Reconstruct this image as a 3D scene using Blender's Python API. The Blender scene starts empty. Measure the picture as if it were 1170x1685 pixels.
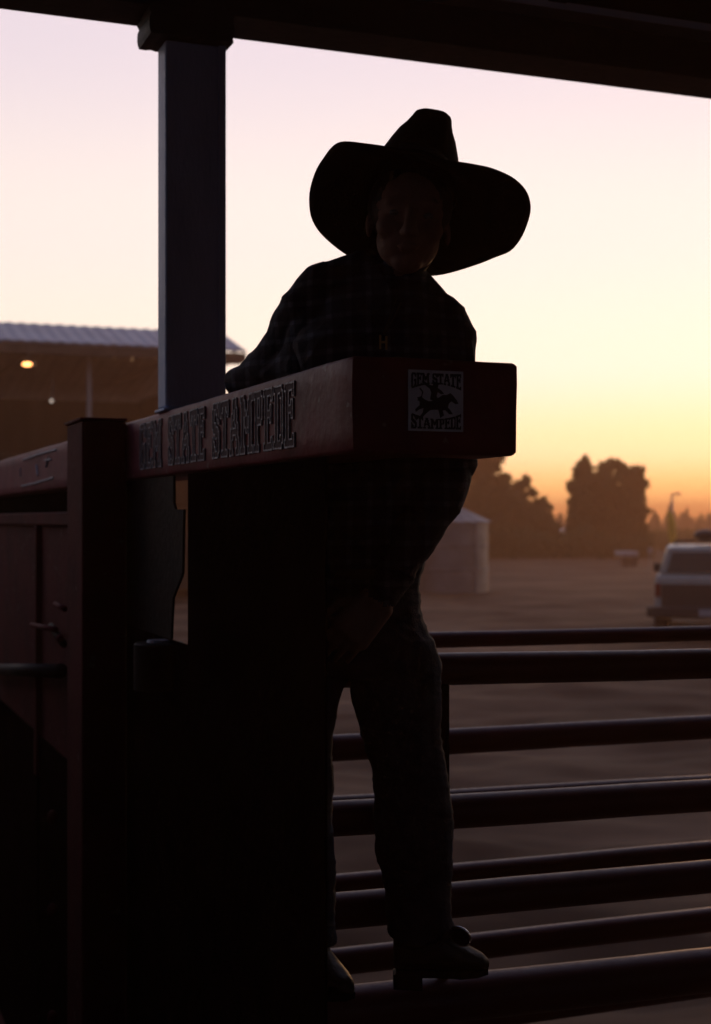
import bpy, bmesh, math, random
from mathutils import Vector, Matrix, noise
random.seed(7)
R = math.radians
scene = bpy.context.scene
col = scene.collection

# ------------------------------------------------------------------ camera
F = 2340.0            # focal length in photo pixels (50 mm, portrait full frame)
EYE = 2.3
cam_d = bpy.data.cameras.new('camera')
cam_d.sensor_fit = 'VERTICAL'; cam_d.sensor_height = 36; cam_d.sensor_width = 25
cam_d.lens = F / 1685 * 36
cam_d.shift_y = 12.5 / 1685
cam_d.clip_start = 0.05; cam_d.clip_end = 6000
cam_d.dof.use_dof = True; cam_d.dof.focus_distance = 2.45; cam_d.dof.aperture_fstop = 5.0
cam = bpy.data.objects.new('camera', cam_d); col.objects.link(cam)
cam.location = (0, 0, EYE); cam.rotation_euler = (R(90), 0, 0)
scene.camera = cam

# ------------------------------------------------------------------ sky, sun, exposure
SUN_EL, SUN_AZ = 1.2, 16.0          # azimuth to the right of the view axis, degrees
world = bpy.data.worlds.new('World'); scene.world = world; world.use_nodes = True
nt = world.node_tree; nt.nodes.clear()
def N(tree, kind, **kw):
    n = tree.nodes.new(kind)
    for k, v in kw.items(): setattr(n, k, v)
    return n
sky = N(nt, 'ShaderNodeTexSky'); sky.sky_type = 'NISHITA'; sky.sun_disc = False
sky.sun_elevation = R(SUN_EL); sky.sun_rotation = R(SUN_AZ)
sky.altitude = 700; sky.air_density = 1.0; sky.dust_density = 2.5; sky.ozone_density = 1.0
tc = N(nt, 'ShaderNodeTexCoord'); sep = N(nt, 'ShaderNodeSeparateXYZ')
nt.links.new(tc.outputs['Generated'], sep.inputs[0])
# dusk gradient by elevation (sine of the elevation angle), dimmer away from the sunset
ramp = N(nt, 'ShaderNodeValToRGB')
cr = ramp.color_ramp; cr.interpolation = 'EASE'
stops = [(0.0, (1.6, 0.62, 0.20)), (0.018, (1.6, 0.86, 0.36)), (0.050, (1.45, 1.05, 0.64)), (0.11, (1.28, 1.06, 0.90)),
         (0.20, (1.16, 0.99, 0.92)), (0.33, (0.97, 0.82, 0.89)), (0.55, (0.42, 0.42, 0.58)), (1.0, (0.12, 0.16, 0.30))]
cr.elements[0].position, cr.elements[0].color = stops[0][0], (*stops[0][1], 1)
cr.elements[1].position, cr.elements[1].color = stops[-1][0], (*stops[-1][1], 1)
for p, c in stops[1:-1]:
    e = cr.elements.new(p); e.color = (*c, 1)
nt.links.new(sep.outputs['Z'], ramp.inputs[0])
dot = N(nt, 'ShaderNodeVectorMath', operation='DOT_PRODUCT')
nt.links.new(tc.outputs['Generated'], dot.inputs[0])
dot.inputs[1].default_value = (math.sin(R(SUN_AZ)), math.cos(R(SUN_AZ)), 0)
mr = N(nt, 'ShaderNodeMapRange'); mr.interpolation_type = 'SMOOTHSTEP'
mr.inputs['From Min'].default_value = -0.45; mr.inputs['From Max'].default_value = 1.0
mr.inputs['To Min'].default_value = 0.0; mr.inputs['To Max'].default_value = 1.0
nt.links.new(dot.outputs['Value'], mr.inputs['Value'])
ramp2 = N(nt, 'ShaderNodeValToRGB')          # the dusk side of the sky, blue grey
c2 = ramp2.color_ramp
c2.elements[0].position = 0; c2.elements[0].color = (.060,.070,.115,1); c2.elements[1].position = 1; c2.elements[1].color = (.10,.13,.24,1)
for p, c in ((.10,(.085,.090,.145,1)),(.35,(.12,.145,.25,1))):
    e = c2.elements.new(p); e.color = c
nt.links.new(sep.outputs['Z'], ramp2.inputs[0])
mul = N(nt, 'ShaderNodeMix', data_type='RGBA')
nt.links.new(mr.outputs[0], mul.inputs[0]); nt.links.new(ramp2.outputs[0], mul.inputs[6]); nt.links.new(ramp.outputs[0], mul.inputs[7])
mul2 = N(nt, 'ShaderNodeVectorMath', operation='SCALE'); mul2.inputs['Scale'].default_value = 8.4
nt.links.new(mul.outputs[2], mul2.inputs[0])
mix = N(nt, 'ShaderNodeMix', data_type='RGBA'); mix.inputs[0].default_value = 0.85
nt.links.new(sky.outputs[0], mix.inputs[6]); nt.links.new(mul2.outputs[0], mix.inputs[7])
bg = N(nt, 'ShaderNodeBackground'); bg.inputs[1].default_value = 0.13
wo = N(nt, 'ShaderNodeOutputWorld')
nt.links.new(mix.outputs[2], bg.inputs[0]); nt.links.new(bg.outputs[0], wo.inputs[0])

sun_d = bpy.data.lights.new('sun', 'SUN'); sun_d.energy = 0.45; sun_d.angle = R(4); sun_d.color = (1.0, 0.50, 0.20)
sun = bpy.data.objects.new('sun', sun_d); col.objects.link(sun)
sdir = Vector((math.sin(R(SUN_AZ)) * math.cos(R(2.0)), math.cos(R(SUN_AZ)) * math.cos(R(2.0)), math.sin(R(2.0))))
sun.rotation_euler = sdir.to_track_quat('Z', 'Y').to_euler()
vs = scene.view_settings
vs.view_transform = 'Standard'; vs.look = 'None'; vs.gamma = 1; vs.exposure = 0.0; vs.use_curve_mapping = False
scene.render.engine = 'CYCLES'
scene.cycles.volume_bounces = 2; scene.cycles.max_bounces = 8

# ------------------------------------------------------------------ helpers
A = R(21.2)
CA, SA = math.cos(A), math.sin(A)
OX, OY = -0.0066, 2.2
def Y(u, t, z):                      # yard frame (along the fence, along the chute, above eye level) -> world
    return Vector((OX - SA * t + CA * u, OY + CA * t + SA * u, EYE + z))
def W(px, py, d):                    # point at distance d seen at that place of the photo
    return Vector(((px - 585) / F * d, d, EYE + (855 - py) / F * d))
def U_at(px, t):                     # where the line of sight px meets the plane t
    p = px - 585
    return (p * (OY + CA * t) - F * (OX - SA * t)) / (F * CA - SA * p)
def T_at(px, u):                     # where it meets the plane u
    p = px - 585
    return (F * (OX + CA * u) - p * (OY + SA * u)) / (p * CA + F * SA)
def P_t(px, py, t):
    u = U_at(px, t); d = OY + CA * t + SA * u
    return Y(u, t, (855 - py) / F * d)
def P_u(px, py, u):
    t = T_at(px, u); d = OY + CA * t + SA * u
    return Y(u, t, (855 - py) / F * d)

def tag(o, label=None, cat=None, group=None, kind=None):
    if label: o['label'] = label
    if cat: o['category'] = cat
    if group: o['group'] = group
    if kind: o['kind'] = kind
    return o
def thing(name, loc, rz=0, label=None, cat=None, group=None):
    o = bpy.data.objects.new(name, None); col.objects.link(o)
    o.empty_display_size = 0.1
    o.location = loc; o.rotation_euler = (0, 0, rz)
    o.matrix_basis = Matrix.Translation(loc) @ Matrix.Rotation(rz, 4, 'Z')
    return tag(o, label, cat, group)
def mw(o):
    m = o.matrix_basis.copy(); p = o.parent
    while p: m = p.matrix_basis @ m; p = p.parent
    return m
def obj(name, bm, mat, parent=None, smooth=False, bevel=0, seg=2):
    me = bpy.data.meshes.new(name)
    bmesh.ops.recalc_face_normals(bm, faces=bm.faces[:])
    bm.to_mesh(me); bm.free()
    mats = mat if isinstance(mat, (list, tuple)) else [mat]
    for m in mats: me.materials.append(m)
    o = bpy.data.objects.new(name, me); col.objects.link(o)
    if parent:
        me.transform(mw(parent).inverted()); o.parent = parent
    if smooth:
        for p in me.polygons: p.use_smooth = True
    if bevel:
        b = o.modifiers.new('bevel', 'BEVEL'); b.width = bevel; b.segments = seg; b.limit_method = 'ANGLE'; b.angle_limit = R(40)
        for p in me.polygons: p.use_smooth = True
        try: me.set_sharp_from_angle(angle=R(35))
        except Exception: pass
    return o
def hexa(bm, c):                     # box from 8 corners (bottom ring, top ring)
    v = [bm.verts.new(p) for p in c]
    for f in ((0,1,2,3),(7,6,5,4),(0,4,5,1),(1,5,6,2),(2,6,7,3),(3,7,4,0)): bm.faces.new([v[i] for i in f])
    return v
def ybox(bm, u0, u1, t0, t1, z0, z1):
    hexa(bm, [Y(u0,t0,z0),Y(u1,t0,z0),Y(u1,t1,z0),Y(u0,t1,z0),Y(u0,t0,z1),Y(u1,t0,z1),Y(u1,t1,z1),Y(u0,t1,z1)])
def wbox(bm, x0, x1, y0, y1, z0, z1, M=None):
    c = [Vector(p) for p in ((x0,y0,z0),(x1,y0,z0),(x1,y1,z0),(x0,y1,z0),(x0,y0,z1),(x1,y0,z1),(x1,y1,z1),(x0,y1,z1))]
    if M: c = [M @ p for p in c]
    hexa(bm, c)
def ring(c, ax, r, n, ref=None):
    ax = ax.normalized(); ref = ref or (Vector((0,0,1)) if abs(ax.z) < .9 else Vector((1,0,0)))
    a = ax.cross(ref).normalized(); b = ax.cross(a)
    return [c + (a*math.cos(2*math.pi*i/n) + b*math.sin(2*math.pi*i/n))*r for i in range(n)]
def tube(bm, pts, rad, n=16, caps=True):
    pts = [Vector(p) for p in pts]
    if not isinstance(rad, (list, tuple)): rad = [rad]*len(pts)
    rs = []
    for i, p in enumerate(pts):
        ax = pts[min(i+1, len(pts)-1)] - pts[max(i-1, 0)]
        rs.append([bm.verts.new(q) for q in ring(p, ax, rad[i], n)])
    for a, b in zip(rs, rs[1:]):
        for i in range(n): bm.faces.new((a[i], a[(i+1)%n], b[(i+1)%n], b[i]))
    if caps: bm.faces.new(rs[0][::-1]); bm.faces.new(rs[-1])
def loft(bm, rings, caps=True):
    rs = [[bm.verts.new(p) for p in r] for r in rings]; n = len(rs[0])
    for a, b in zip(rs, rs[1:]):
        for i in range(n): bm.faces.new((a[i], a[(i+1)%n], b[(i+1)%n], b[i]))
    if caps: bm.faces.new(rs[0][::-1]); bm.faces.new(rs[-1])
def prism(bm, poly, off):            # flat polygon (list of Vector) given thickness along off
    a = [bm.verts.new(p) for p in poly]; b = [bm.verts.new(p + off) for p in poly]; n = len(a)
    bm.faces.new(a[::-1]); bm.faces.new(b)
    for i in range(n): bm.faces.new((a[i], a[(i+1)%n], b[(i+1)%n], b[i]))
def ball(bm, c, r, sx=1, sy=1, sz=1, seg=14):
    m = Matrix.Translation(c) @ Matrix.Diagonal((r*sx, r*sy, r*sz, 1))
    bmesh.ops.create_uvsphere(bm, u_segments=seg, v_segments=max(6, seg//2+2), radius=1, matrix=m)

# ------------------------------------------------------------------ materials
def mat(name, c, rough=.6, metal=0, c2=None, scale=8, bump=0, bscale=40, detail=6, spec=.5, stretch=(1,1,1), wear=None):
    m = bpy.data.materials.new(name); m.use_nodes = True
    t = m.node_tree; b = t.nodes['Principled BSDF']
    b.inputs['Base Color'].default_value = (*c, 1); b.inputs['Roughness'].default_value = rough
    b.inputs['Metallic'].default_value = metal; b.inputs['Specular IOR Level'].default_value = spec
    tc = N(t, 'ShaderNodeTexCoord'); mp = N(t, 'ShaderNodeMapping'); mp.inputs['Scale'].default_value = stretch
    t.links.new(tc.outputs['Object'], mp.inputs[0])
    nz = N(t, 'ShaderNodeTexNoise'); nz.inputs['Scale'].default_value = scale; nz.inputs['Detail'].default_value = detail
    t.links.new(mp.outputs[0], nz.inputs['Vector'])
    cc = None
    if c2:
        r = N(t, 'ShaderNodeValToRGB'); r.color_ramp.elements[0].position = .38; r.color_ramp.elements[1].position = .64
        r.color_ramp.elements[0].color = (*c, 1); r.color_ramp.elements[1].color = (*c2, 1)
        t.links.new(nz.outputs['Fac'], r.inputs[0]); cc = r.outputs[0]
    if wear:                         # small chips of another colour
        n3 = N(t, 'ShaderNodeTexNoise'); n3.inputs['Scale'].default_value = scale*4; n3.inputs['Detail'].default_value = 8
        t.links.new(mp.outputs[0], n3.inputs['Vector'])
        r3 = N(t, 'ShaderNodeValToRGB'); r3.color_ramp.elements[0].position = .66; r3.color_ramp.elements[1].position = .70
        t.links.new(n3.outputs['Fac'], r3.inputs[0])
        mx = N(t, 'ShaderNodeMix', data_type='RGBA'); t.links.new(r3.outputs[0], mx.inputs[0])
        if cc: t.links.new(cc, mx.inputs[6])
        else: mx.inputs[6].default_value = (*c, 1)
        mx.inputs[7].default_value = (*wear, 1); cc = mx.outputs[2]
    if cc: t.links.new(cc, b.inputs['Base Color'])
    if bump:
        n2 = N(t, 'ShaderNodeTexNoise'); n2.inputs['Scale'].default_value = bscale; n2.inputs['Detail'].default_value = 8
        t.links.new(mp.outputs[0], n2.inputs['Vector'])
        bp = N(t, 'ShaderNodeBump'); bp.inputs['Strength'].default_value = bump; bp.inputs['Distance'].default_value = .01
        t.links.new(n2.outputs['Fac'], bp.inputs['Height']); t.links.new(bp.outputs[0], b.inputs['Normal'])
        mr = N(t, 'ShaderNodeMapRange'); mr.inputs['To Min'].default_value = max(0, rough-.12); mr.inputs['To Max'].default_value = min(1, rough+.12)
        t.links.new(n2.outputs['Fac'], mr.inputs['Value']); t.links.new(mr.outputs[0], b.inputs['Roughness'])
    return m
M = {}
M['red'] = mat('red_oxide_paint', (.10,.012,.011), .7, c2=(.065,.009,.008), scale=5, bump=.12, bscale=55, wear=(.14,.06,.055), spec=.08)
M['redbeam'] = mat('red_beam_paint', (.22,.034,.042), .58, c2=(.14,.026,.03), scale=7, bump=.14, bscale=60, wear=(.24,.13,.13), spec=.3)
M['railred'] = mat('dark_red_pipe_paint', (.11,.012,.018), .46, c2=(.07,.010,.014), scale=4, bump=.05, bscale=50, spec=.3)
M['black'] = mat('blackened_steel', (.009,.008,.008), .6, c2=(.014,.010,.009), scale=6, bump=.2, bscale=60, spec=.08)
M['mat'] = mat('black_rubber_sheet', (.004,.003,.003), 1.0, c2=(.009,.006,.0055), scale=6, bump=.2, bscale=30, spec=0)  # near-black colour that stands in for shade low on the chute
M['bluecol'] = mat('grey_blue_column_paint', (.40,.51,.70), .5, c2=(.31,.40,.57), scale=9, bump=.25, bscale=120, stretch=(1,1,.3))
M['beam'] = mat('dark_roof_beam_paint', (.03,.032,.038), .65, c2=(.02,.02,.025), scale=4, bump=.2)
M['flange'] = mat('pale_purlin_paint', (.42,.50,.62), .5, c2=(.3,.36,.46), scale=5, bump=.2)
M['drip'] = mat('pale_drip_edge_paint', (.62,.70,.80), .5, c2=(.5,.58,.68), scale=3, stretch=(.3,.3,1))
M['galv'] = mat('worn_bare_steel', (.27,.28,.33), .5, .3, c2=(.16,.14,.17), scale=40, bump=.4, bscale=150)
M['letter'] = mat('letter_recess_paint', (.045,.016,.02), .8, c2=(.07,.03,.035), scale=30)
M['sticker'] = mat('white_sticker_vinyl', (.62,.66,.74), .45, c2=(.5,.54,.62), scale=30)
M['eye'] = mat('eye', (.16,.14,.13), .4)
M['ink'] = mat('black_sticker_ink', (.012,.012,.014), .6)
M['felt'] = mat('black_hat_felt', (.008,.007,.007), .95, c2=(.012,.010,.010), scale=20, bump=.15, bscale=200, spec=.15)
M['skin'] = mat('skin', (.27,.15,.11), .65, c2=(.22,.115,.08), scale=18, bump=.1, bscale=160, spec=.35)
M['hair'] = mat('dark_brown_hair', (.03,.018,.012), .6, stretch=(1,1,.2), bump=.5, bscale=90)
M['jeans'] = mat('dark_denim', (.014,.018,.034), 1.0, c2=(.03,.038,.062), scale=30, bump=.4, bscale=260, spec=.2)
M['leather'] = mat('brown_boot_leather', (.03,.017,.011), .5, c2=(.018,.011,.008), scale=14, bump=.3, bscale=60)
M['chrome'] = mat('polished_spur_steel', (.75,.78,.84), .18, 1.0, bump=.05)
M['brass'] = mat('dull_brass', (.26,.19,.08), .45, 1.0)
# plaid
def plaid():
    m = mat('navy_plaid_cotton', (.02,.028,.05), .85, bump=.35, bscale=300, spec=.2)
    t = m.node_tree; b = t.nodes['Principled BSDF']
    tc = N(t, 'ShaderNodeTexCoord'); out = []
    for ax, rot in (('X', (0,0,0)), ('Z', (0,0,0))):
        w = N(t, 'ShaderNodeTexWave'); w.wave_type = 'BANDS'; w.bands_direction = ax
        w.inputs['Scale'].default_value = 9; w.inputs['Distortion'].default_value = 2.6; w.inputs['Detail'].default_value = 1; w.inputs['Detail Scale'].default_value = .5
        t.links.new(tc.outputs['Object'], w.inputs['Vector'])
        r = N(t, 'ShaderNodeValToRGB'); r.color_ramp.elements[0].position = .72; r.color_ramp.elements[1].position = .92
        t.links.new(w.outputs['Fac'], r.inputs[0]); out.append(r.outputs[0])
    ad = N(t, 'ShaderNodeMath', operation='ADD'); t.links.new(out[0], ad.inputs[0]); t.links.new(out[1], ad.inputs[1])
    r = N(t, 'ShaderNodeValToRGB'); r.color_ramp.elements[0].color = (.012,.016,.030,1); r.color_ramp.elements[1].color = (.085,.10,.145,1)
    e = r.color_ramp.elements.new(.5); e.color = (.032,.040,.062,1)
    h = N(t, 'ShaderNodeMath', operation='MULTIPLY'); h.inputs[1].default_value = .5
    t.links.new(ad.outputs[0], h.inputs[0]); t.links.new(h.outputs[0], r.inputs[0]); t.links.new(r.outputs[0], b.inputs['Base Color'])
    return m
M['plaid'] = plaid()
M['ground'] = mat('arena_dirt', (.052,.027,.016), .95, c2=(.165,.098,.060), scale=.55, bump=.9, bscale=3.0, detail=10, spec=.1, stretch=(.45,1,1))
M['roofmetal'] = mat('weathered_galvanised_roof', (.42,.42,.46), .5, .2, c2=(.34,.34,.38), scale=1.2)
M['woodwall'] = mat('brown_board_wall', (.10,.07,.05), .85, c2=(.07,.05,.035), scale=2, stretch=(1,1,.2))
M['seat'] = mat('faded_bleacher_boards', (.18,.15,.12), .7, c2=(.13,.11,.09), scale=3)
M['postm'] = mat('pale_steel_post', (.32,.30,.28), .5, .3)
M['bin'] = mat('galvanised_bin_steel', (.25,.235,.225), .5, .4, c2=(.18,.17,.165), scale=2)
M['suv'] = mat('beige_car_paint', (.52,.47,.39), .35, c2=(.46,.41,.34), scale=2, spec=.6)
M['suvdark'] = mat('dark_plastic_trim', (.03,.028,.026), .6)
M['glass'] = mat('smoked_car_glass', (.10,.11,.10), .08, spec=.8)
M['tail'] = mat('red_tail_lens', (.22,.015,.01), .2)
M['white'] = mat('white_panel_paint', (.36,.35,.35), .5)
M['yellow'] = mat('yellow_nylon', (.75,.50,.02), .7, c2=(.62,.40,.02), scale=3)
M['bark'] = mat('bark', (.07,.05,.035), .9, bump=.5, bscale=6)
def leafmat(name, c, c2):
    m = mat(name, c, .7, c2=c2, scale=1.1, spec=.2)
    t = m.node_tree; b = t.nodes['Principled BSDF']; tr = N(t, 'ShaderNodeBsdfTranslucent')
    tr.inputs[0].default_value = (c2[0]*1.3, c2[1]*1.2, c2[2], 1)
    ms = N(t, 'ShaderNodeMixShader'); ms.inputs[0].default_value = .5
    t.links.new(b.outputs[0], ms.inputs[1]); t.links.new(tr.outputs[0], ms.inputs[2])
    t.links.new(ms.outputs[0], t.nodes['Material Output'].inputs[0]); return m
M['leaf'] = leafmat('tree_leaves', (.045,.055,.020), (.085,.085,.030))
M['wood'] = leafmat('distant_conifers', (.030,.040,.022), (.05,.055,.03))
def emis(name, c, s):
    m = mat(name, c); b = m.node_tree.nodes['Principled BSDF']
    b.inputs['Emission Color'].default_value = (*c, 1); b.inputs['Emission Strength'].default_value = s; return m
M['lamp'] = emis('lit_sodium_lens', (1.0,.40,.12), 6)
M['lampw'] = emis('lit_small_white_lens', (1.0,.85,.7), .7)

# ================================================================== SETTING
# ground: one sheet to the horizon, denser and churned near the fence
bm = bmesh.new()
ys = [-30,-10,0] + [2+.11*i for i in range(150)] + [18.5+.5*i for i in range(60)] + [50,56,63,72,84,100,130,180,260,400,600]
xs0 = [-1,-.6,-.35] + [-.25+.0085*i for i in range(60)] + [.27,.35,.6,1]
grid = []
for y in ys:
    sc = max(y, 6)*1.0
    row = []
    for k in xs0:
        x = k*sc if abs(k) <= .35 else (k*sc + math.copysign(30 + (abs(k)-.35)*400, k))
        z = 0
        if 2 < y < 50 and abs(k) < .3:
            f = min(1, (y-2)/2)
            z = (noise.fractal(Vector((x*.5, y*.9, 0)), 1.0, 2.0, 4)*.10 + (1-abs(noise.noise(Vector((x*.35+y*.12, y*.5, 7)))))**4*.06 + noise.noise(Vector((x*.12, y*.35, 3)))*.07)*f*min(1, (50-y)/10)
        row.append(bm.verts.new((x, y, z)))
    grid.append(row)
for a, b in zip(grid, grid[1:]):
    for i in range(len(a)-1): bm.faces.new((a[i], a[i+1], b[i+1], b[i]))
g = obj('ground', bm, M['ground'], smooth=True); tag(g, 'brown churned dirt of the rodeo arena', kind='structure')

# open steel shelter above the chutes
sh = thing('arena_shelter', Y(.07, 1.25, -EYE), A, 'dark steel roof frame with a grey blue column standing on the chute beam', 'shelter')
ZB = 1.193
bm = bmesh.new()
# I beam: web and two flanges, along the fence direction
ybox(bm, -9, 10, 1.262, 1.272, ZB+.011, ZB+.129)
o = obj('beam_web', bm, M['beam'], sh)
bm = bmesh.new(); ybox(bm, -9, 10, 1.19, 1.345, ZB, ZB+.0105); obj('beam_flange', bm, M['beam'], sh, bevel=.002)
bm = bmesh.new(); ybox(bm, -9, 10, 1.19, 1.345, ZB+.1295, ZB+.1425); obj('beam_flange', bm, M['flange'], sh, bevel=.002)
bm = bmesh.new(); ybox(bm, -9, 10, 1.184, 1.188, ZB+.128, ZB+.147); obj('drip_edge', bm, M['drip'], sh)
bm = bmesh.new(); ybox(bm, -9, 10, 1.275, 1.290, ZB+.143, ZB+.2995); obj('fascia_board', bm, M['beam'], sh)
# column, a rectangular tube with a flat bar welded on the right edge
zc0, zc1 = .262, ZB-.068
bm = bmesh.new(); ybox(bm, 0.0, .147, 1.212, 1.292, zc0, zc1); obj('column', bm, M['bluecol'], sh, bevel=.006, seg=3)
bm = bmesh.new(); ybox(bm, .128, .1455, 1.2065, 1.2118, zc0, zc1); obj('welded_bar', bm, M['bluecol'], sh, bevel=.002)
bm = bmesh.new(); ybox(bm, -.006, .150, 1.200, 1.30, .2545, .2615); obj('base_plate', bm, M['bluecol'], sh, bevel=.002)
bm = bmesh.new()
zz = [(-.042, .0), (.158, .0)]
poly = []
n = 14
for i in range(n+1): poly.append(Y(-.040+.198*i/n, 1.186, ZB-.064 + random.uniform(-.0022,.0022)))
for i in range(6): poly.append(Y(.158+random.uniform(-.003,.003), 1.186, ZB-.055+.01*i))
poly.append(Y(.158, 1.186, ZB-.0005))
poly.append(Y(-.042, 1.186, ZB-.0005))
for i in range(6): poly.append(Y(-.042+random.uniform(-.003,.003), 1.186, ZB-.010-.009*i))
prism(bm, poly, Y(0,.13,0)-Y(0,0,0)); obj('cap_plate', bm, M['beam'], sh)
for k in range(16):
    uu = -8.6 + k*1.2
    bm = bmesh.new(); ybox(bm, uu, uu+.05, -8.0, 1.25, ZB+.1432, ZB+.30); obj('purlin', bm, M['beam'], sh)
bm = bmesh.new()
prof = []
nn = 380
for i in range(nn+1):
    u = -9.5 + 20*i/nn; z = ZB+.302 + (.0 if (i//2) % 2 else .018)
    prof.append((u, z))
a0 = [bm.verts.new(Y(u, -8.2, z)) for u, z in prof]; a1 = [bm.verts.new(Y(u, 1.30, z)) for u, z in prof]
for i in range(nn): bm.faces.new((a0[i], a0[i+1], a1[i+1], a1[i]))
o = obj('roof_sheet', bm, M['beam'], sh); s = o.modifiers.new('solid', 'SOLIDIFY'); s.thickness = .002; s.offset = 1  # carried back over the camera, unseen there, to shade the near side
bm = bmesh.new(); ybox(bm, -9.5, 10.5, -8.3, -8.22, -EYE, .40); obj('rear_wall', bm, M['woodwall'], sh)  # unseen wall added behind the camera, height set to limit rear light
bm = bmesh.new(); ybox(bm, 10.52, 10.6, -8.3, 1.3, -EYE, ZB+.30); obj('side_wall', bm, M['woodwall'], sh)
for uu in (-8.8, 9.6):
    bm = bmesh.new(); ybox(bm, uu, uu+.15, 1.212, 1.292, -EYE, ZB-.002); obj('column', bm, M['bluecol'], sh, bevel=.006)

# ================================================================== CHUTE DIVIDER
Z1, Z0 = .254, .104
ch = thing('chute_divider', Y(.07, .6, -EYE), A, 'red bucking chute divider with raised lettering along its beam and a sticker on its end', 'chute')
bm = bmesh.new()
EW = .293
pl = [(0,0),(EW,0),(EW,.14),(.15,.14),(.15,7.6),(0,7.6)]
# subdivide along the length so that dents can be pressed in
def dens(a, b, step):
    k = max(1, int(math.dist(a, b)/step)); return [(a[0]+(b[0]-a[0])*i/k, a[1]+(b[1]-a[1])*i/k) for i in range(k)]
pts = []
for i in range(len(pl)): pts += dens(pl[i], pl[(i+1)%len(pl)], .03)
lev = [(Z0,.006),(Z0+.002,.003),(Z0+.006,0),(Z0+.035,0),(Z0+.075,0),(Z0+.115,0),(Z1-.006,0),(Z1-.002,.003),(Z1,.006)]
def inset(p, d):
    u, t = p
    u2 = u + (d if u < .001 else (-d if (u > EW-.001 or (u > .149 and t > .14)) else 0))
    t2 = t + (d if t < .001 else (-d if t > 7.59 else (-d if abs(t-.14) < 1e-4 and u > .15 else 0)))
    return u2, t2
rr = []
for z, ins in lev:
    r_ = []
    for p in pts:
        corner = min(math.dist(p, q) for q in pl[:4])
        ii = ins + (.004 if corner < .004 else 0)
        u, t = inset(p, ii)
        q = Y(u, t, z)
        w = noise.noise(q*9)*.0022 + noise.noise(q*33)*.0009
        r_.append(q + Vector((w, w*.6, w)))
    rr.append(r_)
loft(bm, rr, True)
obj('top_beam', bm, M['redbeam'], ch, smooth=True)
bpy.data.objects['top_beam'].data.set_sharp_from_angle(angle=R(50))

# --- raised slab letters
GL = {
'G': [" ##### ","##   ##","##    #","##     ","##     ","##  ###","##   ##","##   ##","##   ##","##  ###"," #### #"],
'E': ["#######"," ##   #"," ##    "," ##  # "," ##### "," ##  # "," ##    "," ##    "," ##    "," ##   #","#######"],
'M': ["###     ###"," ###   ### "," ###   ### "," #### #### "," ## ### ## "," ## ### ## "," ##  #  ## "," ##     ## "," ##     ## "," ##     ## ","####   ####"],
'S': [" #### #","##  ###","##   ##","##    #","####   "," ##### ","   ####","#    ##","##   ##","###  ##","# #### "],
'T': ["########","## ## ##","#  ##  #","   ##   ","   ##   ","   ##   ","   ##   ","   ##   ","   ##   ","   ##   "," ###### "],
'A': ["   ###   ","   ###   ","   # ##  ","  ## ##  ","  #  ##  ","  #   ## "," ####### "," ##   ## "," #     ##"," #     ##","###   ###"],
'P': ["###### "," ##  ##"," ##  ##"," ##  ##"," ##  ##"," ##### "," ##    "," ##    "," ##    "," ##    ","####   "],
'D': ["###### "," ##  ##"," ##   #"," ##   #"," ##   #"," ##   #"," ##   #"," ##   #"," ##   #"," ##  ##","###### "],
}
def up(rows, k=3):
    h = len(rows); w = len(rows[0])
    return {(x*k+i, y*k+j) for y in range(h) for x in range(w) if rows[y][x] == '#' for i in range(k) for j in range(k)}, w*k, h*k
def dil(s, r=1): return {(x+i, y+j) for x, y in s for i in range(-r, r+1) for j in range(-r, r+1)}
def cells(bm, s, f, h0, h1):         # f(x, y, height) -> point ; runs merged per row
    vs = {}
    def v(x, y, h):
        k = (x, y, h)
        if k not in vs: vs[k] = bm.verts.new(f(x, y, h))
        return vs[k]
    for x, y in s:
        bm.faces.new((v(x,y,h1), v(x+1,y,h1), v(x+1,y+1,h1), v(x,y+1,h1)))
        for dx, dy, e in ((-1,0,((x,y),(x,y+1))),(1,0,((x+1,y),(x+1,y+1))),(0,-1,((x,y),(x+1,y))),(0,1,((x,y+1),(x+1,y+1)))):
            if (x+dx, y+dy) not in s:
                (a, b), (c, d) = e
                try: bm.faces.new((v(a,b,h0), v(c,d,h0), v(c,d,h1), v(a,b,h1)))
                except ValueError: pass
text = 'GEM STATE STAMPEDE'
for word_, xa, xb in (('GEM',232,267),('STATE',279,338),('STAMPEDE',352,486)):
    tL, tR = T_at(xa, 0), T_at(xb, 0)
    wid = [len(GL[c][0]) for c in word_]; tot = sum(wid) + 1.6*(len(wid)-1)
    unit = (tL - tR)/tot; cur = 0
    for c, w in zip(word_, wid):
        s, ww, hh = up(GL[c]); t_start = tL - cur*unit
        zt, zh = .236, .108
        def f(x, y, h, t_start=t_start, unit=unit): return Y(-h, t_start - x*unit/3, zt - zh*(y/33) + noise.noise(Vector((x*.3, y*.3, t_start*9)))*.0012)
        b1 = bmesh.new(); cells(b1, s, f, -.004, .0022)
        L = obj('letter', b1, M['letter'], ch)
        b2 = bmesh.new(); cells(b2, dil(s) - s, f, -.004, .0034)
        obj('outline', b2, M['galv'], L)
        cur += w + 1.6

# worn outlines of a second name plate further along the beam
b2 = bmesh.new()
for a, b in (((38,757),(92,740)),((36,800),(88,786)),((60,765),(62,782)),((74,758),(84,756)),((34,770),(34,784)),((80,752),(76,768))):
    p, q = P_u(a[0], a[1], -.002), P_u(b[0], b[1], -.002)
    tube(b2, [p, (p+q)/2 + Vector((0,0,random.uniform(-.004,.004))), q], .0035, 6)
obj('weld_bead', b2, M['galv'], ch)

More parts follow.
